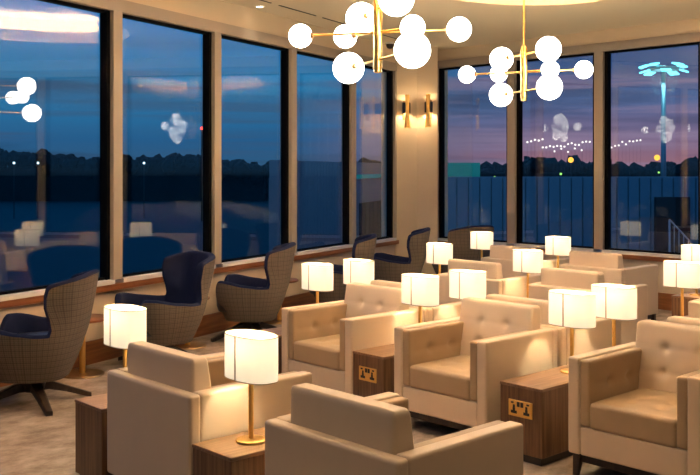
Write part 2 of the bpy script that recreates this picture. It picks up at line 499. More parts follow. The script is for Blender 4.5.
def make_armchair(label, group):
    t = thing('armchair', label, 'armchair', group=group)
    # cream tub: back panel, two outer arms, front rail
    obj('back_panel', RB((0, -HW, .12), (.06, HW, .62), .016, 3), M['cream'], t)
    for s in (-1, 1):
        y0, y1 = sorted((s * HW, s * (HW - .072)))
        obj('arm', RB((.056, y0, .12), (DEP, y1, .622), .013, 3), M['cream'], t)
        y0, y1 = sorted((s * (HW - .070), s * (HW - .130)))
        hz = (.612 - .27) / 2
        fn = dents([(-.09, .04), (.10, .04)], .016, .020, 0, 2, 1, -s, lines=[(2, .04, .006, .013)])
        obj('arm_pad', RB((.08, y0, .27), (DEP - .004, y1, .614), .014, 2, (30, 2, 18), fn), M['tan'], t)
    obj('front_rail', RB((.60, -(HW - .072), .12), (DEP - .006, HW - .072, .266), .010, 3), M['cream'], t)
    def seat_f(p, h):
        p = p.copy()
        if p.z > 0:
            p.z += .012 * max(0, 1 - (p.y / h.y) ** 2) * max(0, 1 - (p.x / h.x) ** 4)
            for (a, b) in ((.02, -.08), (.02, .08), (.16, -.08), (.16, .08)):
                q = (p.x - a) ** 2 + (p.y - b) ** 2
                p.z -= .010 * math.exp(-q / (2 * .02 ** 2)) + .005 * math.exp(-q / (2 * .05 ** 2))
        return p
    obj('seat_cushion', RB((.10, -(HW - .126), .262), (DEP - .002, HW - .126, .402), .022, 3, (22, 18, 4), seat_f), M['tan'], t)
    # leaning back cushion: wedge, thinner at the top, tufted in front and seamed behind
    hz = 0
    base = dents([(-.10, .07), (.10, .07), (-.10, -.06), (.10, -.06)], .016, .022, 1, 2, 0, 1, lines=[(2, .07, .003, .012), (2, -.06, .003, .012), (1, -.10, .002, .012), (1, .10, .002, .012)])
    back = dents([], .02, 0, 1, 2, 0, -1, lines=[(1, -.095, .0035, .009), (1, .095, .0035, .009)])
    def cush(p, h):
        p = back(base(p, h), h)
        q = p.copy()
        k = (p.z / h.z + 1) / 2
        sx = (p.x / h.x + 1) / 2
        q.x = p.x - .072 * k * sx + .008 * k * (1 - sx)
        q.x += (.010 if p.x > 0 else -.004) * max(0, 1 - (p.y / h.y) ** 2) * max(0, 1 - (p.z / h.z) ** 2)
        return q
    obj('back_cushion', RB((.058, -.288, .37), (.222, .288, .760), .024, 3, (2, 36, 28), cush), M['cream'], t)
    pl = bmesh.new(); rbox(pl, (.05, -HW + .03, .072), (.655, HW - .03, .121), .004)
    obj('plinth', pl, M['dark_wood'], t)
    for x, sx in ((.05, -1), (.648, 1)):
        for s in (-1, 1):
            obj('leg', leg_bm(x, s * (HW - .035), sx, s), M['dark_wood'], t, False)
    return t
G_CH = 'cream leather armchairs in rows'
CHAIRS = [
    (2.285, 3.840, 0, 'cream leather armchair seen from behind, beside the table with the largest lamp'),
    (2.285, 2.590, 0, 'cream leather armchair seen from behind, nearest the viewer, cut off by the bottom edge'),
    (4.92, 4.890, PI, 'open-fronted cream and tan armchair closest to the plaid wing chairs'),
    (4.92, 3.776, PI, 'cream and tan armchair facing the viewer, between the two walnut tables with visible sockets'),
    (4.92, 2.50, PI, 'cream and tan armchair facing the viewer, its side cut by the picture edge'),
    (4.95, 4.890, 0, 'armchair hidden back to back behind the open-fronted one closest to the wing chairs'),
    (4.95, 3.776, 0, 'armchair standing back to back behind the open-fronted one between two socket tables'),
    (4.95, 2.460, 0, 'armchair standing back to back behind the open-fronted one cut by the picture edge'),
    (6.67, 5.6175, 0, 'cream armchair seen from behind in the middle row, the one nearer the corner column'),
    (6.67, 4.565, 0, 'cream armchair seen from behind in the middle row, just past a tall lamp pole'),
    (6.67, 3.110, 0, 'cream armchair of which only a sliver of back shows beside the brown wood table panel'),
    (8.27, 6.400, 0, 'cream armchair seen from behind in the last row, nearest the corner column'),
    (8.27, 5.360, 0, 'cream armchair seen from behind in the last row, below the window with the floodlight mast'),
]
ch0 = None
for (x, y, r, lab) in CHAIRS:
    if ch0 is None:
        ch0 = make_armchair(lab, G_CH); ch0.location = (x, y, 0); ch0.rotation_euler.z = r
    else:
        dup(ch0, (x, y, 0), r, lab)

# ------------------------------------------------------------------ walnut side tables with a brass socket plate
TW = 0.143
def make_table(label, group):
    t = thing('side_table', label, 'table', group=group)
    obj('body', RB((.004, -TW + .002, .045), (.698, TW - .002, .405), .003), M['walnut'], t)
    obj('tabletop', RB((0, -TW, .404), (.70, TW, .42), .003), M['walnut_lit_top'], t)
    obj('plinth', RB((.02, -TW + .02, 0), (.68, TW - .02, .046), .003), M['black'], t)
    # twin socket plate on the front end, facing +x
    xp = .698
    pl = obj('socket_plate', RB((xp, -.080, .245), (xp + .006, .080, .335), .003), M['brass'], t)
    h = bmesh.new()
    for c in (-.042, .042):
        rbox(h, (xp + .005, c - .007, .290), (xp + .0075, c + .007, .309), .001)      # earth slot
        rbox(h, (xp + .005, c - .0085, .276), (xp + .0075, c + .0085, .292), .001)
        rbox(h, (xp + .005, c - .020, .261), (xp + .0075, c + .020, .277), .001)      # live and neutral
    obj('socket_hole', h, M['black'], pl)
    for c in (-.052, .052):
        obj('switch', RB((xp + .005, c - .009, .315), (xp + .009, c + .009, .325), .002), M['black'], pl)
    u = bmesh.new()
    for c in (-.012, .012): rbox(u, (xp + .005, c - .0095, .300), (xp + .008, c + .0095, .327), .001)
    obj('usb_port', u, M['black'], pl)
    return t
LAMPS = []
G_T = 'walnut side tables between armchairs'
TABLES = [
    (2.285, 4.395, 0, 'walnut side table beside the carpet, nearest the plaid wing chair with the dark star base'),
    (2.285, 3.315, 0, 'walnut side table at the bottom edge carrying the largest lamp'),
    (4.92, 5.430, PI, 'walnut table hidden behind the open armchair closest to the wing chairs'),
    (4.92, 4.372, PI, 'walnut table with brass socket plate between the first two open-fronted armchairs'),
    (4.92, 3.170, PI, 'walnut table with brass socket plate beside the cut-off armchair'),
    (4.95, 5.450, 0, 'walnut table hidden back to back with the one closest to the wing chairs'),
    (4.95, 4.335, 0, 'walnut table hidden back to back behind the first table with a visible socket plate'),
    (4.95, 3.170, 0, 'walnut table hidden back to back behind the second table with a visible socket plate'),
    (6.67, 6.132, 0, 'walnut table in the middle row nearest the corner column'),
    (6.67, 5.088, 0, 'walnut table between the two middle-row armchairs seen from behind'),
    (6.67, 3.630, 0, 'walnut table in the middle row behind the cut-off armchair'),
    (8.27, 6.915, 0, 'walnut table in the last row nearest the corner column'),
    (8.27, 5.880, 0, 'walnut table between the two last-row armchairs under the window'),
    (8.27, 4.330, 0, 'walnut table whose brown end panel shows under the window with the stair rail'),
]
LAMP_LABELS = [
    'lit oval-shaded table lamp in front of the wing chair with navy inside',
    'largest lit table lamp, oval shade on brass pole, standing on the bottom-edge walnut table',
    'lit oval-shaded lamp just above the arm of the first open-fronted armchair',
    'lit lamp over the walnut table between the first two open-fronted armchairs',
    'lit lamp over the socket table beside the cut-off armchair',
    'lit lamp whose pole is hidden behind the tufted back of the first open-fronted armchair',
    'lit lamp behind the first socket table, above the back of the second open-fronted armchair',
    'lit lamp partly behind the shade beside the cut-off armchair',
    'lit lamp in front of the brown wing chair arm, below the corner column',
    'lit lamp on a tall brass pole between the two middle-row armchair backs',
    'lit lamp in front of the brown wood panel near the picture edge',
    'small lit lamp at the corner under the first window mullion past the column',
    'small lit lamp between the two last-row armchairs below the middle of the corrugated shed',
    'small lit lamp cut by the picture edge under the window with the stair rail',
]
tb0 = None
for (x, y, r, lab) in TABLES:
    if tb0 is None:
        tb0 = make_table(lab, G_T); tb0.location = (x, y, 0); tb0.rotation_euler.z = r
    else:
        dup(tb0, (x, y, 0), r, lab)

# ------------------------------------------------------------------ table lamps
def oval_ring(a, b, n=56, e=2.5):
    pts = []
    for i in range(n):
        c, s = math.cos(2 * PI * i / n), math.sin(2 * PI * i / n)
        pts.append((a * math.copysign(abs(c) ** (2 / e), c), b * math.copysign(abs(s) ** (2 / e), s)))
    return pts
def oval_tube(bm, a, b, th, z0, z1):
    o = oval_ring(a, b); i_ = oval_ring(a - th, b - th)
    n = len(o)
    L = [[bm.verts.new((p[0], p[1], z)) for p in q] for q, z in ((o, z0), (o, z1), (i_, z1), (i_, z0))]
    for k in range(4):
        A, B = L[k], L[(k + 1) % 4]
        for i in range(n): bm.faces.new((A[i], A[(i + 1) % n], B[(i + 1) % n], B[i]))
    return bm
LAMP_W = 54.0
def make_lamp(label, group):
    t = thing('table_lamp', label, 'lamp', group=group)
    bm = bmesh.new(); lathe(bm, [(.066, 0), (.068, .003), (.066, .010), (.06, .012), (.012, .014)], 36)
    obj('base', bm, M['brass'], t, True, 40)
    bm = bmesh.new(); lathe(bm, [(.0115, .010), (.0115, .345), (.0065, .350), (.0065, .372)], 18)
    obj('pole', bm, M['brass'], t, True, 40)
    SA, SB = .081, .145
    bm = bmesh.new(); rg = oval_ring(SA, SB)
    lo = [bm.verts.new((p[0], p[1], .274)) for p in rg]; hi = [bm.verts.new((p[0], p[1], .464)) for p in rg]
    for i in range(len(rg)): bm.faces.new((lo[i], lo[(i + 1) % len(rg)], hi[(i + 1) % len(rg)], hi[i]))
    sh = obj('lamp_shade', bm, M['shade'], t)          # one layer of woven fabric
    for z in (.272, .462):
        obj('binding', oval_tube(bmesh.new(), SA + .0008, SB + .0008, .0036, z, z + .004), M['shade_trim'], sh, True, 50)
    # the sewn seam, a narrow strip laid on the curved end of the shade
    bm = bmesh.new()
    rg = oval_ring(SA + .001, SB + .001, 400)
    i0 = min(range(400), key=lambda i: abs(rg[i][1] - SB * .03) + (1 if rg[i][0] > 0 else 0))
    p, q = rg[i0 - 1], rg[i0 + 1]
    for (z0, z1) in ((.275, .463),):
        vs = [bm.verts.new((p[0], p[1], z0)), bm.verts.new((q[0], q[1], z0)), bm.verts.new((q[0], q[1], z1)), bm.verts.new((p[0], p[1], z1))]
        bm.faces.new(vs)
        ge = bmesh.ops.extrude_face_region(bm, geom=bm.faces[:])
        for v in ge['geom']:
            if isinstance(v, bmesh.types.BMVert): v.co.x -= .0012
    obj('seam', bm, M['shade_trim'], sh, False)
    bm = bmesh.new(); lathe(bm, [(.012, .350), (.013, .368), (.022, .385), (.026, .402), (.022, .418), (.010, .428)], 18)
    obj('bulb', bm, M['bulb'], t)
    bm = bmesh.new()
    tube(bm, (0, -SB + .004, .345), (0, SB - .004, .345), .002, n=8); tube(bm, (-SA + .004, 0, .345), (SA - .004, 0, .345), .002, n=8)
    obj('shade_carrier', bm, M['brass'], t)
    light('lamp_light', 'POINT', (0, 0, .41), LAMP_W, (1.0, .82, .50), t, shadow_soft_size=.03)
    return t
lm0 = None
for (x, y, r, _), lab in zip(TABLES, LAMP_LABELS):
    lx = x + (.21 if r == 0 else -.21)
    if lm0 is None:
        lm0 = make_lamp(lab, 'oval shade table lamps on the walnut tables'); lm0.location = (lx, y, .42)
    else:
        dup(lm0, (lx, y, .42), 0, lab)

# ------------------------------------------------------------------ plaid wing chairs
def rim_h(phi):
    p = abs(math.degrees(phi))
    back = .885 - .085 * min(1.0, p / 56) ** 2.5
    arm = .500 + .055 * smooth(70, 125, p)
    h = back + (arm - back) * smooth(49, 61, p)
    front = .385
    return h + (front - h) * smooth(134, 162, p)
def plan(phi, f):
    c, s = math.cos(phi), math.sin(phi)
    e = 2 / 2.6
    return Vector((-.355 * f * math.copysign(abs(c) ** e, c), .370 * f * math.copysign(abs(s) ** e, s)))
def shell_pt(phi, z, inset):
    k = max(0, min(1.3, (z - .19) / .40))
    f = .66 + .34 * math.sin(min(1.0, k) * PI / 2) + .02 * max(0, k - 1)
    p = plan(phi, f)
    # the back leans out above the arms
    bk = 1 - smooth(15, 62, abs(math.degrees(phi)))
    lean = .065 * max(0, (z - .45) / .42) * bk
    d = p.normalized() if p.length > 0 else p
    # the wings sweep gently forward at mid height
    p = p - d * inset
    flare = 1 + (.17 * smooth(.54, .80, z) - .04 * smooth(.40, .56, z) * (1 - smooth(.56, .8, z))) * (1 - smooth(60, 95, abs(math.degrees(phi))))
    wing = .055 * smooth(.52, .74, z) * smooth(30, 52, abs(math.degrees(phi))) * (1 - smooth(66, 85, abs(math.degrees(phi))))
    return Vector((p.x - lean + wing, p.y * flare, z))
def make_wing(label, group):
    t = thing('wing_chair', label, 'armchair', group=group)
    NP, NZ = 180, 22
    TH_ = .056
    def skin(inset, zlow, top_extra, flip):
        bm = bmesh.new(); uvl = bm.loops.layers.uv.new('UVMap')
        grid = []; uvs = {}
        for i in range(NP + 1):
            phi = -PI + 2 * PI * i / NP
            row = []
            rh = rim_h(phi) + top_extra
            for j in range(NZ + 1):
                z = zlow + (rh - zlow) * j / NZ
                v = shell_pt(phi, z, inset); row.append((v, (phi * .36, z)))
            grid.append(row)
        V = [[bm.verts.new(grid[i][j][0]) for j in range(NZ + 1)] for i in range(NP)]
        for i in range(NP):
            i2 = (i + 1) % NP
            for j in range(NZ):
                q = [(i, j, i), (i + 1, j, i2), (i + 1, j + 1, i2), (i, j + 1, i)]
                f = bm.faces.new([V[w][jj] for (_, jj, w) in q])
                for lp, (gi, jj, _) in zip(f.loops, q): lp[uvl].uv = grid[gi][jj][1]
        return bm, V
    bm, V = skin(0.0, .19, 0.0, False)
    # dished underside
    low = [V[i][0] for i in range(NP)]
    ctr = bm.verts.new((0, 0, .165))
    inner = [bm.verts.new(Vector((v.co.x * .55, v.co.y * .55, .17))) for v in low]
    for i in range(NP):
        bm.faces.new((low[(i + 1) % NP], low[i], inner[i], inner[(i + 1) % NP])); bm.faces.new((inner[(i + 1) % NP], inner[i], ctr))
    obj('outer_shell', bm, M['plaid'], t)
    # lining: rolled rim plus the inside faces
    bm = bmesh.new()
    prof = []
    for i in range(NP):
        phi = -PI + 2 * PI * i / NP
        rh = rim_h(phi)
        row = []
        for k in range(7):
            a = PI * k / 6
            ins = TH_ / 2 * (1 - math.cos(a)); up = .020 * math.sin(a)
            row.append(shell_pt(phi, rh, ins) + Vector((0, 0, up)))
        for j in range(1, NZ + 1):
            z = rh + (.30 - rh) * j / NZ
            bulge = .012 * math.sin(PI * j / NZ)
            row.append(shell_pt(phi, z, TH_ + bulge))
        prof.append([bm.verts.new(p) for p in row])
    for i in range(NP):
        A, B = prof[i], prof[(i + 1) % NP]
        for j in range(len(A) - 1): bm.faces.new((A[j], B[j], B[j + 1], A[j + 1]))
    obj('lining', bm, M['navy'], t)
    # plump leather seat
    bm = bmesh.new()
    rings = []
    for (sc, z) in ((.94, .29), (.99, .34), (1.0, .40), (.985, .430), (.90, .450), (.6, .462), (.25, .466)):
        ringv = []
        for i in range(64):
            phi = -PI + 2 * PI * i / 64
            p = plan(phi, .90) * .88
            fx = .035 if p.x > 0 else 0
            ringv.append(bm.verts.new((p.x * sc + fx * sc * (p.x / .25 if p.x > 0 else 0), p.y * sc, z - (.02 * max(0, p.x) / .3))))
        rings.append(ringv)
    for A, B in zip(rings[:-1], rings[1:]):
        for i in range(64): bm.faces.new((A[i], A[(i + 1) % 64], B[(i + 1) % 64], B[i]))
    bm.faces.new(rings[-1]); bm.faces.new(list(reversed(rings[0])))
    obj('seat_cushion', bm, M['navy_leather'], t)
    # swivel base
    bm = bmesh.new(); lathe(bm, [(.055, .085), (.075, .10), (.085, .135), (.10, .172)], 28)
    hub = obj('swivel_base', bm, M['dark_wood'], t, True, 40)
    for k in range(4):
        a = k * PI / 2 + .55
        d = Vector((math.cos(a), math.sin(a), 0)); n_ = Vector((-d.y, d.x, 0))
        bm = bmesh.new()
        secs = []
        for (r, zt, zb, w) in ((.03, .165, .09, .036), (.10, .152, .092, .034), (.22, .105, .060, .030), (.36, .046, .010, .024), (.40, .030, .0, .022)):
            secs.append([bm.verts.new(d * r + n_ * s * w + Vector((0, 0, z))) for s, z in ((-1, zb), (1, zb), (1, zt - .004), (.6, zt), (-.6, zt), (-1, zt - .004))])
        for A, B in zip(secs[:-1], secs[1:]):
            for i in range(6): bm.faces.new((A[i], A[(i + 1) % 6], B[(i + 1) % 6], B[i]))
        bm.faces.new(list(reversed(secs[0]))); bm.faces.new(secs[-1])
        obj('leg', bm, M['dark_wood'], t, False)
    return t
WINGS = [
    ((-2.17, 6.50), (-.99, -.03), 'plaid wing chair with dark four-leg swivel base fully visible on the carpet'),
    ((-1.56, 7.82), (-.80, -.60), 'plaid wing chair turned to show its navy inside, behind the lamp beside the carpet'),
    ((-.94, 9.02), (-.99, .02), 'plaid wing chair with navy rim, third along the window wall, beside the first open-fronted armchair'),
    ((-.13, 10.26), (-.99, .03), 'plaid wing chair mostly hidden behind two lamps, fourth along the window wall'),
    ((.54, 11.40), (-.99, .12), 'plaid wing chair with dark navy rim line below the corner column'),
    ((1.40, 12.15), (-.55, .83), 'brown wing chair in the far corner behind the smallest lamp'),
]
w0 = None
for (e, n), hd, lab in WINGS:
    x, y = cam_to_world(e, n); r = heading(*hd)
    if w0 is None:
        w0 = make_wing(lab, 'plaid wing chairs along the windows'); w0.location = (x, y, 0); w0.rotation_euler.z = r
    else: dup(w0, (x, y, 0), r, lab)

# little round drinks tables
def make_drinks(label, group):
    t = thing('drinks_table', label, 'table', group=group)
    bm = bmesh.new(); lathe(bm, [(.17, 0), (.172, .004), (.168, .012), (.03, .016)], 40); obj('base', bm, M['brass_dark'], t, True, 40)
    bm = bmesh.new(); lathe(bm, [(.024, .014), (.024, .42)], 24); obj('stem', bm, M['brass'], t, True, 40)
    bm = bmesh.new(); lathe(bm, [(.18, .42), (.20, .428), (.20, .440), (.19, .446)], 44); obj('tabletop', bm, M['red_wood'], t, True, 40)
    return t
DR = [((-2.09, 7.42), 'round wood drinks table on a brass stem beside the wing chair with the star base'),
      ((-1.47, 8.60), 'round wood drinks table on a brass stem behind the wing chair with the navy inside'),
      ((-.74, 9.98), 'round wood drinks table showing its edge behind the third wing chair')]
d0 = None
for (e, n), lab in DR:
    x, y = cam_to_world(e, n)
    if d0 is None: d0 = make_drinks(lab, 'round drinks tables between wing chairs'); d0.location = (x, y, 0)
    else: dup(d0, (x, y, 0), 0, lab)

# ------------------------------------------------------------------ chandeliers
def make_chandelier(label, arms, group):
    t = thing('chandelier', label, 'chandelier', group=group)
    bm = bmesh.new(); lathe(bm, [(.018, -.245), (.024, -.240), (.024, -.22), (.028, -.215), (.028, -.02), (.030, -.018), (.030, .018), (.028, .02), (.028, .19), (.02, .215)], 24)
    obj('column', bm, M['brass'], t, True, 35)
    bm = bmesh.new(); lathe(bm, [(.0085, .21), (.0085, CEIL - 2.42 + .25)], 16); obj('rod', bm, M['brass'], t, True, 40)
    bm = bmesh.new(); lathe(bm, [(.06, CEIL - 2.42 + .25), (.06, CEIL - 2.42 + .30)], 28); obj('ceiling_rose', bm, M['brass'], t, True, 40)
    for (e, n, z, r) in arms:                   # half arm vector on the camera axes, level and globe radius
        x, y = cam_to_world(e, n)
        v = Vector((x, y, 0)); L = v.length; u = v / L
        for s in (-1, 1):
            a = bmesh.new(); tube(a, (0, 0, z), u * s * (L - r + .004) + Vector((0, 0, z)), .0075)
            arm = obj('arm', a, M['brass'], t, True, 40)
            c = bmesh.new(); tube(c, u * s * (L - r - .012) + Vector((0, 0, z)), u * s * (L - r + .010) + Vector((0, 0, z)), .016, .024, 18)
            obj('globe_holder', c, M['brass_dark'], arm, True, 40)
            g = bmesh.new(); ball(g, u * s * L + Vector((0, 0, z)), r, 32, 20)
            obj('globe', g, M['globe'], arm)
    return t
A1 = [(.48, -.14, 0.0, .074), (.20, -.19, .004, .074), (.095, -.36, .145, .103), (.18, -.47, -.165, .103)]
A2 = [(.455, -.20, 0.0, .074), (.185, -.17, .004, .074), (.135, -.34, .15, .103), (.13, -.40, -.16, .103)]
c1 = make_chandelier('brass chandelier with eight lit globes, the larger, hanging by the tall windows', A1, 'globe chandeliers')
c1.location = (*cam_to_world(.170, 5.80), 2.435)
c2 = make_chandelier('brass chandelier with eight lit globes, whole rod in view, before the windows facing the shed', A2, 'globe chandeliers')
c2.location = (*cam_to_world(1.465, 8.0), 2.42)
for c, (e, n) in ((c1, (.17, 5.8)), (c2, (1.465, 8.0))):
    pass

# ------------------------------------------------------------------ wall sconces on the corner column
def make_sconce(label, loc, rz):
    """local +x points into the room"""
    t = thing('wall_sconce', label, 'wall lamp', loc, rz, 'brass wall sconces on the corner column')
    obj('back_plate', RB((0, -.035, -.12), (.012, .035, .14), .004), M['brass_dark'], t)
    bm = bmesh.new()
    for (r, z0, z1) in ((.056, -.03, .11),):
        n = 28
        o = [(.062 + r * math.cos(2 * PI * i / n), r * math.sin(2 * PI * i / n)) for i in range(n)]
        q = [(.062 + (r - .004) * math.cos(2 * PI * i / n), (r - .004) * math.sin(2 * PI * i / n)) for i in range(n)]
        L = [[bm.verts.new((p[0], p[1], z)) for p in w] for w, z in ((o, z0), (o, z1), (q, z1), (q, z0))]
        for k in range(4):
            A, B = L[k], L[(k + 1) % 4]
            for i in range(n): bm.faces.new((A[i], A[(i + 1) % n], B[(i + 1) % n], B[i]))
    obj('shade', bm, M['black'], t, True, 40)
    # waisted brass blade in front of the shade
    bm = bmesh.new(); prev = None
    for (z, w) in ((.215, .030), (.15, .030), (.06, .026), (-.04, .026), (-.14, .034), (-.235, .042)):
        cur = [bm.verts.new((.121 + x, y, z)) for x, y in ((0, -w), (.010, -w * .6), (.010, w * .6), (0, w), (-.004, w), (-.004, -w))]
        if prev:
            for i in range(6): bm.faces.new((prev[i], prev[(i + 1) % 6], cur[(i + 1) % 6], cur[i]))
        else: bm.faces.new(cur)
        prev = cur
    bm.faces.new(list(reversed(prev)))
    obj('blade', bm, M['brass_satin'], t, False)
    bm = bmesh.new(); lathe(bm, [(.03, .02), (.034, .03), (.034, .05), (.03, .06)], 20, (.062, 0, 0)); obj('bulb', bm, M['bulb'], t)
    light('sconce_light', 'SPOT', (.055, 0, -.02), 8, (1, .74, .42), t, spot_size=math.radians(150), spot_blend=.6, shadow_soft_size=.02)
    l = light('sconce_uplight', 'SPOT', (.055, 0, .10), 2.5, (1, .74, .42), t, spot_size=math.radians(140), spot_blend=.6, shadow_soft_size=.02)
    l.rotation_euler = (PI, 0, 0)
    return t
def on_face(a, b, k):
    p = a.lerp(b, k); u = (b - a).normalized(); q = Vector((u.y, -u.x))
    if q.dot(p) > 0: q = -q
    return p, math.atan2(q.y, q.x)
p, r = on_face(FA, FF, .42)
make_sconce('brass wall sconce on the window-wall face of the corner column', (p.x, p.y, 2.40), r)
p, r = on_face(FF, FB, .60)
make_sconce('brass wall sconce on the shed-side face of the corner column', (p.x, p.y, 2.41), r)

# ------------------------------------------------------------------ ceiling fittings
def make_downlight(label):
    t = thing('downlight', label, 'ceiling light', group='recessed ceiling downlights')
    bm = bmesh.new(); n = 28
    L = [[bm.verts.new((r * math.cos(2 * PI * i / n), r * math.sin(2 * PI * i / n), z)) for i in range(n)] for r, z in ((.052, 0), (.052, -.006), (.038, -.008), (.036, 0))]
    for k in range(3):
        for i in range(n): bm.faces.new((L[k][i], L[k][(i + 1) % n], L[k + 1][(i + 1) % n], L[k + 1][i]))
    obj('rim', bm, M['trim_white'], t, True, 40)
    bm = bmesh.new(); lathe(bm, [(.036, -.004), (.036, -.001)], 28); obj('lens', bm, M['downlight'], t, True, 40)
    light('downlight_beam', 'SPOT', (0, 0, -.02), 37.0, (1, .76, .48), t, spot_size=math.radians(125), spot_blend=.7, shadow_soft_size=.05)
    return t
dl = [('recessed downlight in the ceiling above the third window', cam_to_world(-.93, 9.78))]
for i, (e, n) in enumerate(((-2.4, 6.3), (-2.0, 4.2), (-.9, 6.4), (1.9, 5.2), (3.4, 6.9), (4.6, 8.6), (.3, 2.6), (2.8, 2.6), (-1.6, 2.2), (.4, .2), (-.2, 8.8))):
    dl.append(('recessed downlight in the ceiling, out of view number %s' % ['one', 'two', 'three', 'four', 'five', 'six', 'seven', 'eight', 'nine', 'ten', 'eleven', 'twelve'][i], cam_to_world(e, n)))
q0 = None
for lab, (x, y) in dl:
    if q0 is None: q0 = make_downlight(lab); q0.location = (x, y, CEIL); first_beam = [k for k in kids(q0) if k.type == 'LIGHT'][0]
    else: dup(q0, (x, y, CEIL), 0, lab)
first_beam.data = first_beam.data.copy(); first_beam.data.energy = 8.0; first_beam.data.spot_size = math.radians(80)
t = thing('security_camera', 'small dark dome camera under the ceiling near the corner column', 'camera', (*cam_to_world(.53, 12.55), CEIL))
bm = bmesh.new(); lathe(bm, [(.06, 0), (.06, -.025)], 28); obj('mount', bm, M['trim_white'], t, True, 40)
bm = bmesh.new(); lathe(bm, [(.052, -.024), (.050, -.05), (.038, -.075), (.015, -.086)], 28); obj('dome', bm, M['black'], t, True, 60)
t = thing('linear_diffuser', 'thin slotted air diffuser in the ceiling along the window wall', 'vent')
for (t0, t1) in ((1.2, 3.4), (3.55, 4.3), (4.45, 6.5)):
    bm = bmesh.new(); lbox(bm, t0, t1, .36, .375, CEIL - .006, CEIL - .001); obj('slot', bm, M['black'], t, False)

# ------------------------------------------------------------------ outside
GZ = -3.3
M['ground'] = principled('night_apron', (0.010, 0.016, 0.022), 0.8, noise=0.4, nscale=0.05)
M['shed_blue'] = principled('blue_corrugated_steel', (0.065, 0.185, 0.27), 0.5, noise=0.1, nscale=.6)
M['shed_grey'] = principled('grey_blue_corrugated_steel', (0.10, 0.14, 0.19), 0.5, noise=0.1, nscale=.6)
M['tree'] = principled('dark_foliage', (0.006, 0.009, 0.010), 0.9, noise=0.5, nscale=.5)
M['dark'] = principled('dark_interior', (0.008, 0.008, 0.010), 0.8)
M['steel'] = principled('galvanised_steel', (0.30, 0.34, 0.38), 0.45, metal=0.6)
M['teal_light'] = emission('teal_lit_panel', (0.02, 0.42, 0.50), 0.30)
M['flood'] = emission('floodlight_lens', (0.16, 0.80, 0.88), 3.2)
M['orange'] = emission('sodium_lamp', (1.0, .44, .05), 2.4)
M['white_lamp'] = emission('white_lamp', (.55, .85, 1.0), 3.0)
M['red_lamp'] = emission('red_obstruction_lamp', (1.0, .05, .03), 6.0)
M['green_lamp'] = emission('green_apron_lamp', (.35, .85, .15), 2.0)
M['streak'] = emission('streak_lamp', (1.0, .86, .80), 2.2)

bm = bmesh.new()
box(bm, (-400, -500, GZ - .2), (700, 700, GZ)); 
tag(obj('ground', bm, M['ground'], None, False), 'dark apron ground outside the windows', 'ground', None, 'structure')

def corrugated(bm, p0, p1, z0, z1, pitch, depth=.04, th=.12):
    """wall sheet from p0 to p1 (camera axes), ribbed"""
    a = Vector(cam_to_world(*p0)); b = Vector(cam_to_world(*p1))
    L = (b - a).length; u = (b - a) / L; nrm = Vector((u.y, -u.x))
    if nrm.dot(a) > 0: nrm = -nrm
    n = int(L / pitch)
    pts = []
    for i in range(n):
        s = i * pitch
        for (ds, dd) in ((0, depth), (.88 * pitch, depth), (.885 * pitch, -depth), (.99 * pitch, -depth)):
            pts.append(a + u * (s + ds) + nrm * dd)
    pts.append(b)
    back = [b - nrm * (th + depth), a - nrm * (th + depth)]
    prism(bm, [(p.x, p.y) for p in pts + back], z0, z1)
    return bm

sh = thing('shed', 'blue corrugated steel shed outside the windows with a dark doorway', 'building', (*cam_to_world(8, 30), GZ))
sh_inv = Matrix.Translation((-sh.location.x, -sh.location.y, -sh.location.z))
def into(bm, root):
    bmesh.ops.transform(bm, matrix=Matrix.Translation(-root.location), verts=bm.verts); return bm
bm = bmesh.new(); corrugated(bm, (2.3, 30.2), (15.5, 30.9), GZ, 1.34, .37, .05)
obj('wall', into(bm, sh), M['shed_blue'], sh, False)
bm = bmesh.new()
a = Vector(cam_to_world(9.75, 30.40)); b = Vector(cam_to_world(10.85, 30.45))
u = (b - a).normalized(); nn = Vector((u.y, -u.x)); nn = nn if nn.dot(a) < 0 else -nn
prism(bm, [tuple(a + nn * .14), tuple(b + nn * .14), tuple(b - nn * .05), tuple(a - nn * .05)], GZ, .72)
obj('doorway', into(bm, sh), M['dark'], sh, False)
bm = bmesh.new(); corrugated(bm, (2.3, 30.3), (15.5, 31.0), 1.33, 1.37, 3, 0.05, .3)
obj('capping', into(bm, sh), M['shed_blue'], sh, False)
st = thing('stair_railing', 'blue-lit steel stair railing before the dark doorway', 'railing', (*cam_to_world(9.9, 27.5), GZ))
bm = bmesh.new()
def P(e, n, z): x, y = cam_to_world(e, n); return (x - st.location.x, y - st.location.y, z - GZ)
tops = []
for i in range(12):
    f = i / 11; e = 9.25 + 1.5 * f; z = .15 - 1.6 * f
    tube(bm, P(e, 27.5, z - 1.0), P(e, 27.5, z), .016, n=6)
tube(bm, P(9.25, 27.5, .15), P(10.75, 27.5, -1.45), .022, n=8)
tube(bm, P(9.25, 27.5, -.85), P(10.75, 27.5, -2.45), .022, n=8)
tube(bm, P(9.25, 27.5, -3.3 - 0), P(9.25, 27.5, .15), .03, n=8)
tube(bm, P(10.75, 27.5, -3.3), P(10.75, 27.5, -1.45), .03, n=8)
obj('railing', bm, M['steel'], st)

lt = thing('lit_container', 'teal-lit ribbed box standing above the blue shed at the corner column', 'building', (*cam_to_world(4.8, 42), GZ))
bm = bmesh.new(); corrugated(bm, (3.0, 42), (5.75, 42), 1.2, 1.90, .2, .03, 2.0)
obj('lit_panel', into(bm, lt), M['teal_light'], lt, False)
bm = bmesh.new(); corrugated(bm, (3.0, 42), (5.75, 42), GZ, 1.2, .2, .03, 2.0)
obj('wall', into(bm, lt), M['shed_blue'], lt, False)

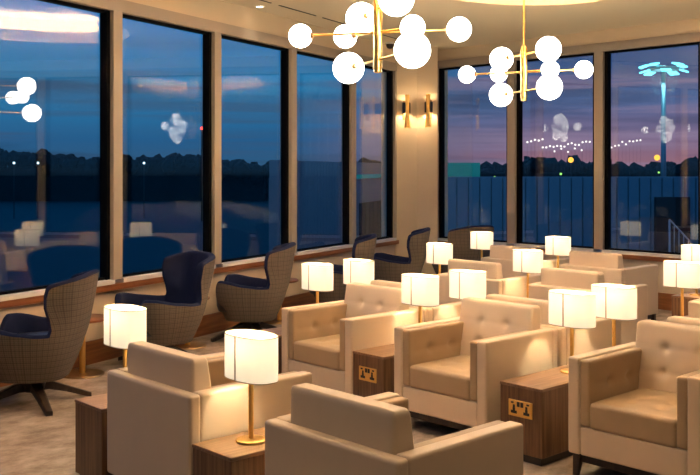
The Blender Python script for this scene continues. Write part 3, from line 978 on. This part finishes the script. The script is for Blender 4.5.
gb = thing('annex', 'grey ribbed annex with a teal light band seen through the windows beside the corner', 'building', (*cam_to_world(-.2, 25), GZ))
P0, P1 = (-1.55, 20.0), (1.45, 31.5)
bm = bmesh.new(); corrugated(bm, P0, P1, GZ, 1.42, .26, .05)
obj('wall', into(bm, gb), M['shed_grey'], gb, False)
bm = bmesh.new(); corrugated(bm, (P0[0], P0[1] + .15), (P1[0], P1[1] + .15), 1.38, 1.80, .26, .05)
obj('parapet', into(bm, gb), M['shed_grey'], gb, False)
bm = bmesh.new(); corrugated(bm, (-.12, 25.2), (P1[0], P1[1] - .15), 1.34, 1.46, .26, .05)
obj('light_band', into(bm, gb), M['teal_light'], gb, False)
bm = bmesh.new(); corrugated(bm, (.28, 26.7), (1.1, 29.85), GZ, .65, .5, .05, .1)
obj('doorway', into(bm, gb), M['dark'], gb, False)

# tree lines (uncountable dark foliage)
def treeline(name, label, e0, e1, n0, n1, h0, h1, step, seed):
    rd = random.Random(seed)
    bm = bmesh.new()
    a, b = Vector((e0, n0)), Vector((e1, n1))
    L = (b - a).length; k = int(L / step)
    for i in range(k):
        f = i / (k - 1)
        p = a.lerp(b, f)
        hh = h0 + (h1 - h0) * f
        for _ in range(3):
            r = rd.uniform(1.0, 2.2) * step * .55
            top = hh + rd.uniform(-.9, .35) + .5 * math.sin(i * .31 + seed)
            x, y = cam_to_world(p.x + rd.uniform(-step, step) * .6, p.y + rd.uniform(-4, 4))
            m = Matrix.Translation((x, y, max(GZ, top - r * 1.1))) @ Matrix.Diagonal((r, r, r * rd.uniform(.9, 1.4), 1))
            bmesh.ops.create_icosphere(bm, subdivisions=2, radius=1.0, matrix=m)
        x, y = cam_to_world(p.x, p.y)
        m = Matrix.Translation((x, y, (hh + GZ) / 2 - .8)) @ Matrix.Diagonal((step, step, (hh - GZ) / 2, 1))
        bmesh.ops.create_icosphere(bm, subdivisions=1, radius=1.0, matrix=m)
    q = [cam_to_world(e0, n0 + 3), cam_to_world(e1, n1 + 3), cam_to_world(e1, n1 - 3), cam_to_world(e0, n0 - 3)]
    prism(bm, q, GZ, min(h0, h1) - 1.2)
    for v in bm.verts:
        v.co += Vector((rd.uniform(-.2, .2), rd.uniform(-.2, .2), rd.uniform(-.25, .25)))
    return tag(obj(name, bm, M['tree'], None, False), label, 'trees', None, 'stuff')
treeline('treeline', 'dark tree line on the horizon past the apron, behind the wing chair windows', -75, -13.2, 150, 150, 4.9, 3.0, 1.3, 3)
treeline('treeline', 'low dark tree line on the horizon between window wall and annex', -9.2, 8, 150, 150, 2.8, 2.2, 1.3, 5)
treeline('treeline', 'dark tree line rising behind the blue shed', 12, 70, 130, 130, 2.5, 3.1, 1.2, 4)

def post_lamp(name, label, cat, e, n, z, r, mat, group=None, pole_r=.03):
    x, y = cam_to_world(e, n)
    t = thing(name, label, cat, (x, y, GZ), 0, group)
    bm = bmesh.new(); tube(bm, (0, 0, 0), (0, 0, z - GZ - r * .5), pole_r * 1.4, pole_r, 8); obj('pole', bm, M['black'], t)
    bm = bmesh.new(); ball(bm, (0, 0, z - GZ), r, 12, 8); obj('lamp_head', bm, mat, t)
    return t
post_lamp('street_lamp', 'orange street lamp glowing over the trees in the second window past the corner column', 'street lamp', 26.5, 114, 2.75, .34, M['orange'], 'orange street lamps')
post_lamp('street_lamp', 'orange street lamp glowing beside the floodlight mast', 'street lamp', 36.2, 112, 3.0, .34, M['orange'], 'orange street lamps')
for i, (px, pz, lab) in enumerate(((-33.6, 95, 'white apron lamp nearest the picture edge'), (-31.2, 95, 'white apron lamp second from the picture edge'), (-20.6, 95, 'white apron lamp in the second window, single'), (-14.6, 95, 'white apron lamp near the mast with the red light'))):
    post_lamp('apron_lamp', lab, 'lamp', px, pz, 2.25, .12, M['white_lamp'], 'white apron lamps')
post_lamp('obstruction_mast', 'tall mast with a red light in the second tall window', 'mast', -14.0, 90, 5.5, .16, M['red_lamp'], None, .09)
for i, (e, n, lab) in enumerate(((7.0, 46, 'green lamp low over the shed in the first window past the column'), (14.2, 64, 'green lamp low over the shed under the orange street lamp'), (31.2, 96, 'green lamp low over the shed near the floodlight mast'))):
    post_lamp('apron_lamp', lab, 'lamp', e, n, 1.22 if i < 1 else 1.3, .06 + .02 * i, M['green_lamp'], 'green apron lamps', .02)

# unidentified white streaks over the trees, built as small lights on added poles
AP = [(19.6 + .42 * i, 4.55 + .07 * i + (.12 if i % 2 else 0)) for i in range(5)] + [(21.3 + .40 * i, 4.05 + .045 * i + (.10 if i % 2 else 0)) for i in range(14)] + \
     [(22.6 + .75 * i, 3.75 + .05 * i) for i in range(5)] + [(28.9 + .40 * i, 4.35 + .10 * i + (.12 if i % 2 else 0)) for i in range(9)]
ap0 = None
for i, (e, z) in enumerate(AP):
    nn = 100 + .5 * i
    x, y = cam_to_world(e * nn / 105, nn)
    if ap0 is None:
        ap0 = post_lamp('streak_light', 'tiny white stand-in light for an unidentified streak under the dusk clouds, on an added pole', 'lamp', e, 105, 4.4, .11, M['streak'], 'stand-in streak lights beyond the shed', .007)
    ap = ap0 if i == 0 else dup(ap0, (x, y, GZ), 0, ap0['label'])
    ap.location = (x, y, GZ + z - 4.4 + random.uniform(-.22, .22))
# floodlight mast
t = thing('floodlight_mast', 'tall floodlight mast with a crown of cyan lamps beyond the shed', 'mast', (*cam_to_world(19.8, 60), GZ))
bm = bmesh.new(); tube(bm, (0, 0, 0), (0, 0, 11.2), .20, .12, 14); obj('pole', bm, M['steel'], t)
bm = bmesh.new(); lathe(bm, [(.9, 11.15), (.95, 11.2), (.95, 11.3), (.9, 11.35)], 24); obj('head_frame', bm, M['steel'], t, True, 40)
for k in range(10):
    a = 2 * PI * k / 10
    m = Matrix.Translation((math.cos(a) * 1.0, math.sin(a) * 1.0, 11.25 + (.28 if k % 2 else -.10))) @ Matrix.Rotation(a, 4, 'Z') @ Matrix.Rotation(math.radians(18), 4, 'Y')
    bm = bmesh.new(); rbox(bm, (0, -.30, -.05), (.50, .30, .05), .03); bmesh.ops.transform(bm, matrix=m, verts=bm.verts)
    obj('floodlight', bm, M['flood'], t)
light('mast_light', 'POINT', (0, 0, 10.4), 260, (.35, .9, 1.0), t, shadow_soft_size=.8)

# unseen floodlights added above the windows to brighten the shed and the annex
for (lab, x, y, z, tx, ty, tz, en) in (
        ('added unseen floodlight above the windows facing the shed', CX + .9, 6.0, 4.6, *cam_to_world(8.5, 30), -1.0, 2100),
        ('added unseen floodlight above the windows beside the corner', lw(2.5, -1.0)[0], lw(2.5, -1.0)[1], 4.6, *cam_to_world(0, 26), -.5, 900)):
    t = thing('added_floodlight', lab, 'floodlight', (x, y, z))
    d = Vector((tx - x, ty - y, tz - z)).normalized()
    bm = bmesh.new(); rbox(bm, (-.18, -.12, -.10), (.18, .12, -.005), .02); obj('housing', bm, M['steel'], t)
    bm = bmesh.new(); rbox(bm, (-.02, -.04, -.005), (.02, .9 if False else .04, .25), .004); obj('bracket', bm, M['steel'], t)
    l = light('fill_beam', 'SPOT', (0, 0, -.12), en, (.55, .80, 1.0), t, spot_size=math.radians(95), spot_blend=.6, shadow_soft_size=.1)
    l.rotation_euler = d.to_track_quat('-Z', 'Y').to_euler()
# ------------------------------------------------------------------ sky
w = bpy.data.worlds.new('dusk'); scene.world = w; w.use_nodes = True
n = w.node_tree; n.nodes.clear()
out = n.nodes.new('ShaderNodeOutputWorld'); bg = n.nodes.new('ShaderNodeBackground'); n.links.new(bg.outputs[0], out.inputs[0])
tc = n.nodes.new('ShaderNodeTexCoord'); sp = n.nodes.new('ShaderNodeSeparateXYZ'); n.links.new(tc.outputs['Generated'], sp.inputs[0])
def mapr(sock, a, b, c=0.0, d=1.0):
    m = n.nodes.new('ShaderNodeMapRange'); m.inputs[1].default_value = a; m.inputs[2].default_value = b; m.inputs[3].default_value = c; m.inputs[4].default_value = d
    n.links.new(sock, m.inputs[0]); return m.outputs[0]
def ramp(sock, stops):
    r = n.nodes.new('ShaderNodeValToRGB'); cr = r.color_ramp
    while len(cr.elements) < len(stops): cr.elements.new(.5)
    for e, (p, c) in zip(cr.elements, stops): e.position = p; e.color = (*c, 1)
    n.links.new(sock, r.inputs[0]); return r.outputs[0]
def mix(fac, a, b):
    m = n.nodes.new('ShaderNodeMix'); m.data_type = 'RGBA'
    if isinstance(fac, float): m.inputs[0].default_value = fac
    else: n.links.new(fac, m.inputs[0])
    for k, s in ((6, a), (7, b)):
        if isinstance(s, tuple): m.inputs[k].default_value = (*s, 1)
        else: n.links.new(s, m.inputs[k])
    return m.outputs[2]
el = mapr(sp.outputs[2], 0.0, 0.20)
west = ramp(el, [(0.0, (.035, .11, .22)), (.15, (.024, .12, .28)), (.45, (.030, .23, .47)), (1.0, (.004, .21, .60))])
east = ramp(el, [(0.0, (.42, .17, .20)), (.14, (.28, .16, .26)), (.35, (.11, .15, .32)), (.6, (.012, .085, .26)), (1.0, (.002, .065, .23))])
# where on the horizon: sunset glow lies towards +X
dot = n.nodes.new('ShaderNodeVectorMath'); dot.operation = 'DOT_PRODUCT'; dot.inputs[1].default_value = (C_, -S_, 0)
n.links.new(tc.outputs['Generated'], dot.inputs[0])
az_a = mapr(dot.outputs['Value'], -.06, .20); az_b = mapr(dot.outputs['Value'], .42, .65, 1.0, 0.0)
mz = n.nodes.new('ShaderNodeMath'); mz.operation = 'MULTIPLY'; n.links.new(az_a, mz.inputs[0]); n.links.new(az_b, mz.inputs[1]); az = mz.outputs[0]
sky = mix(az, west, east)
mp = n.nodes.new('ShaderNodeMapping'); mp.inputs['Scale'].default_value = (1.6, 1.6, 17.0); mp.inputs['Location'].default_value = (3.1, 1.2, .4)
n.links.new(tc.outputs['Generated'], mp.inputs[0])
nz = n.nodes.new('ShaderNodeTexNoise'); nz.inputs['Scale'].default_value = 2.2; nz.inputs['Detail'].default_value = 6; nz.inputs['Roughness'].default_value = .55
n.links.new(mp.outputs[0], nz.inputs['Vector'])
cl = mapr(nz.outputs['Fac'], .50, .66)
cloud_col = mix(az, (.022, .060, .13), (.060, .065, .14))
m1 = n.nodes.new('ShaderNodeMath'); m1.operation = 'MULTIPLY'; m1.inputs[1].default_value = .75; n.links.new(cl, m1.inputs[0])
low = mapr(sp.outputs[2], .09, .14, 1.0, 0.15)
m2 = n.nodes.new('ShaderNodeMath'); m2.operation = 'MULTIPLY'; n.links.new(m1.outputs[0], m2.inputs[0]); n.links.new(low, m2.inputs[1])
sky = mix(m2.outputs[0], sky, cloud_col)
mp2 = n.nodes.new('ShaderNodeMapping'); mp2.inputs['Scale'].default_value = (1.3, 1.3, 34.0); mp2.inputs['Location'].default_value = (7.7, 2.2, 1.9)
n.links.new(tc.outputs['Generated'], mp2.inputs[0])
nz2 = n.nodes.new('ShaderNodeTexNoise'); nz2.inputs['Scale'].default_value = 2.0; nz2.inputs['Detail'].default_value = 4
n.links.new(mp2.outputs[0], nz2.inputs['Vector'])
b1 = n.nodes.new('ShaderNodeMath'); b1.operation = 'MULTIPLY'; n.links.new(mapr(nz2.outputs['Fac'], .48, .62, 0, .75), b1.inputs[0]); n.links.new(mapr(sp.outputs[2], .085, .12, 1.0, 0.0), b1.inputs[1])
sky = mix(b1.outputs[0], sky, mix(az, (.055, .10, .19), (.36, .24, .36)))
sky = mix(mapr(sp.outputs[2], -.012, -.002), (.004, .008, .014), sky)
n.links.new(sky, bg.inputs[0]); bg.inputs[1].default_value = 1.0

# ------------------------------------------------------------------ camera and view
cam = bpy.data.cameras.new('camera'); co = bpy.data.objects.new('camera', cam); COL.objects.link(co)
co.location = (0, 0, 1.6); co.rotation_euler = (PI / 2, 0, -TH)
cam.sensor_width = 36; cam.lens = 950 / 700 * 36; cam.shift_y = -68 / 700
cam.clip_end = 2000
scene.camera = co
vs = scene.view_settings
scene.display_settings.display_device = 'sRGB'
vs.view_transform = 'Standard'; vs.look = 'None'; vs.gamma = 1.0; vs.use_curve_mapping = False; vs.exposure = 0.0
scene.cycles.use_denoising = True
scene.cycles.max_bounces = 8
scene.cycles.diffuse_bounces = 4
scene.cycles.transparent_max_bounces = 16
scene.cycles.sample_clamp_indirect = 60.0
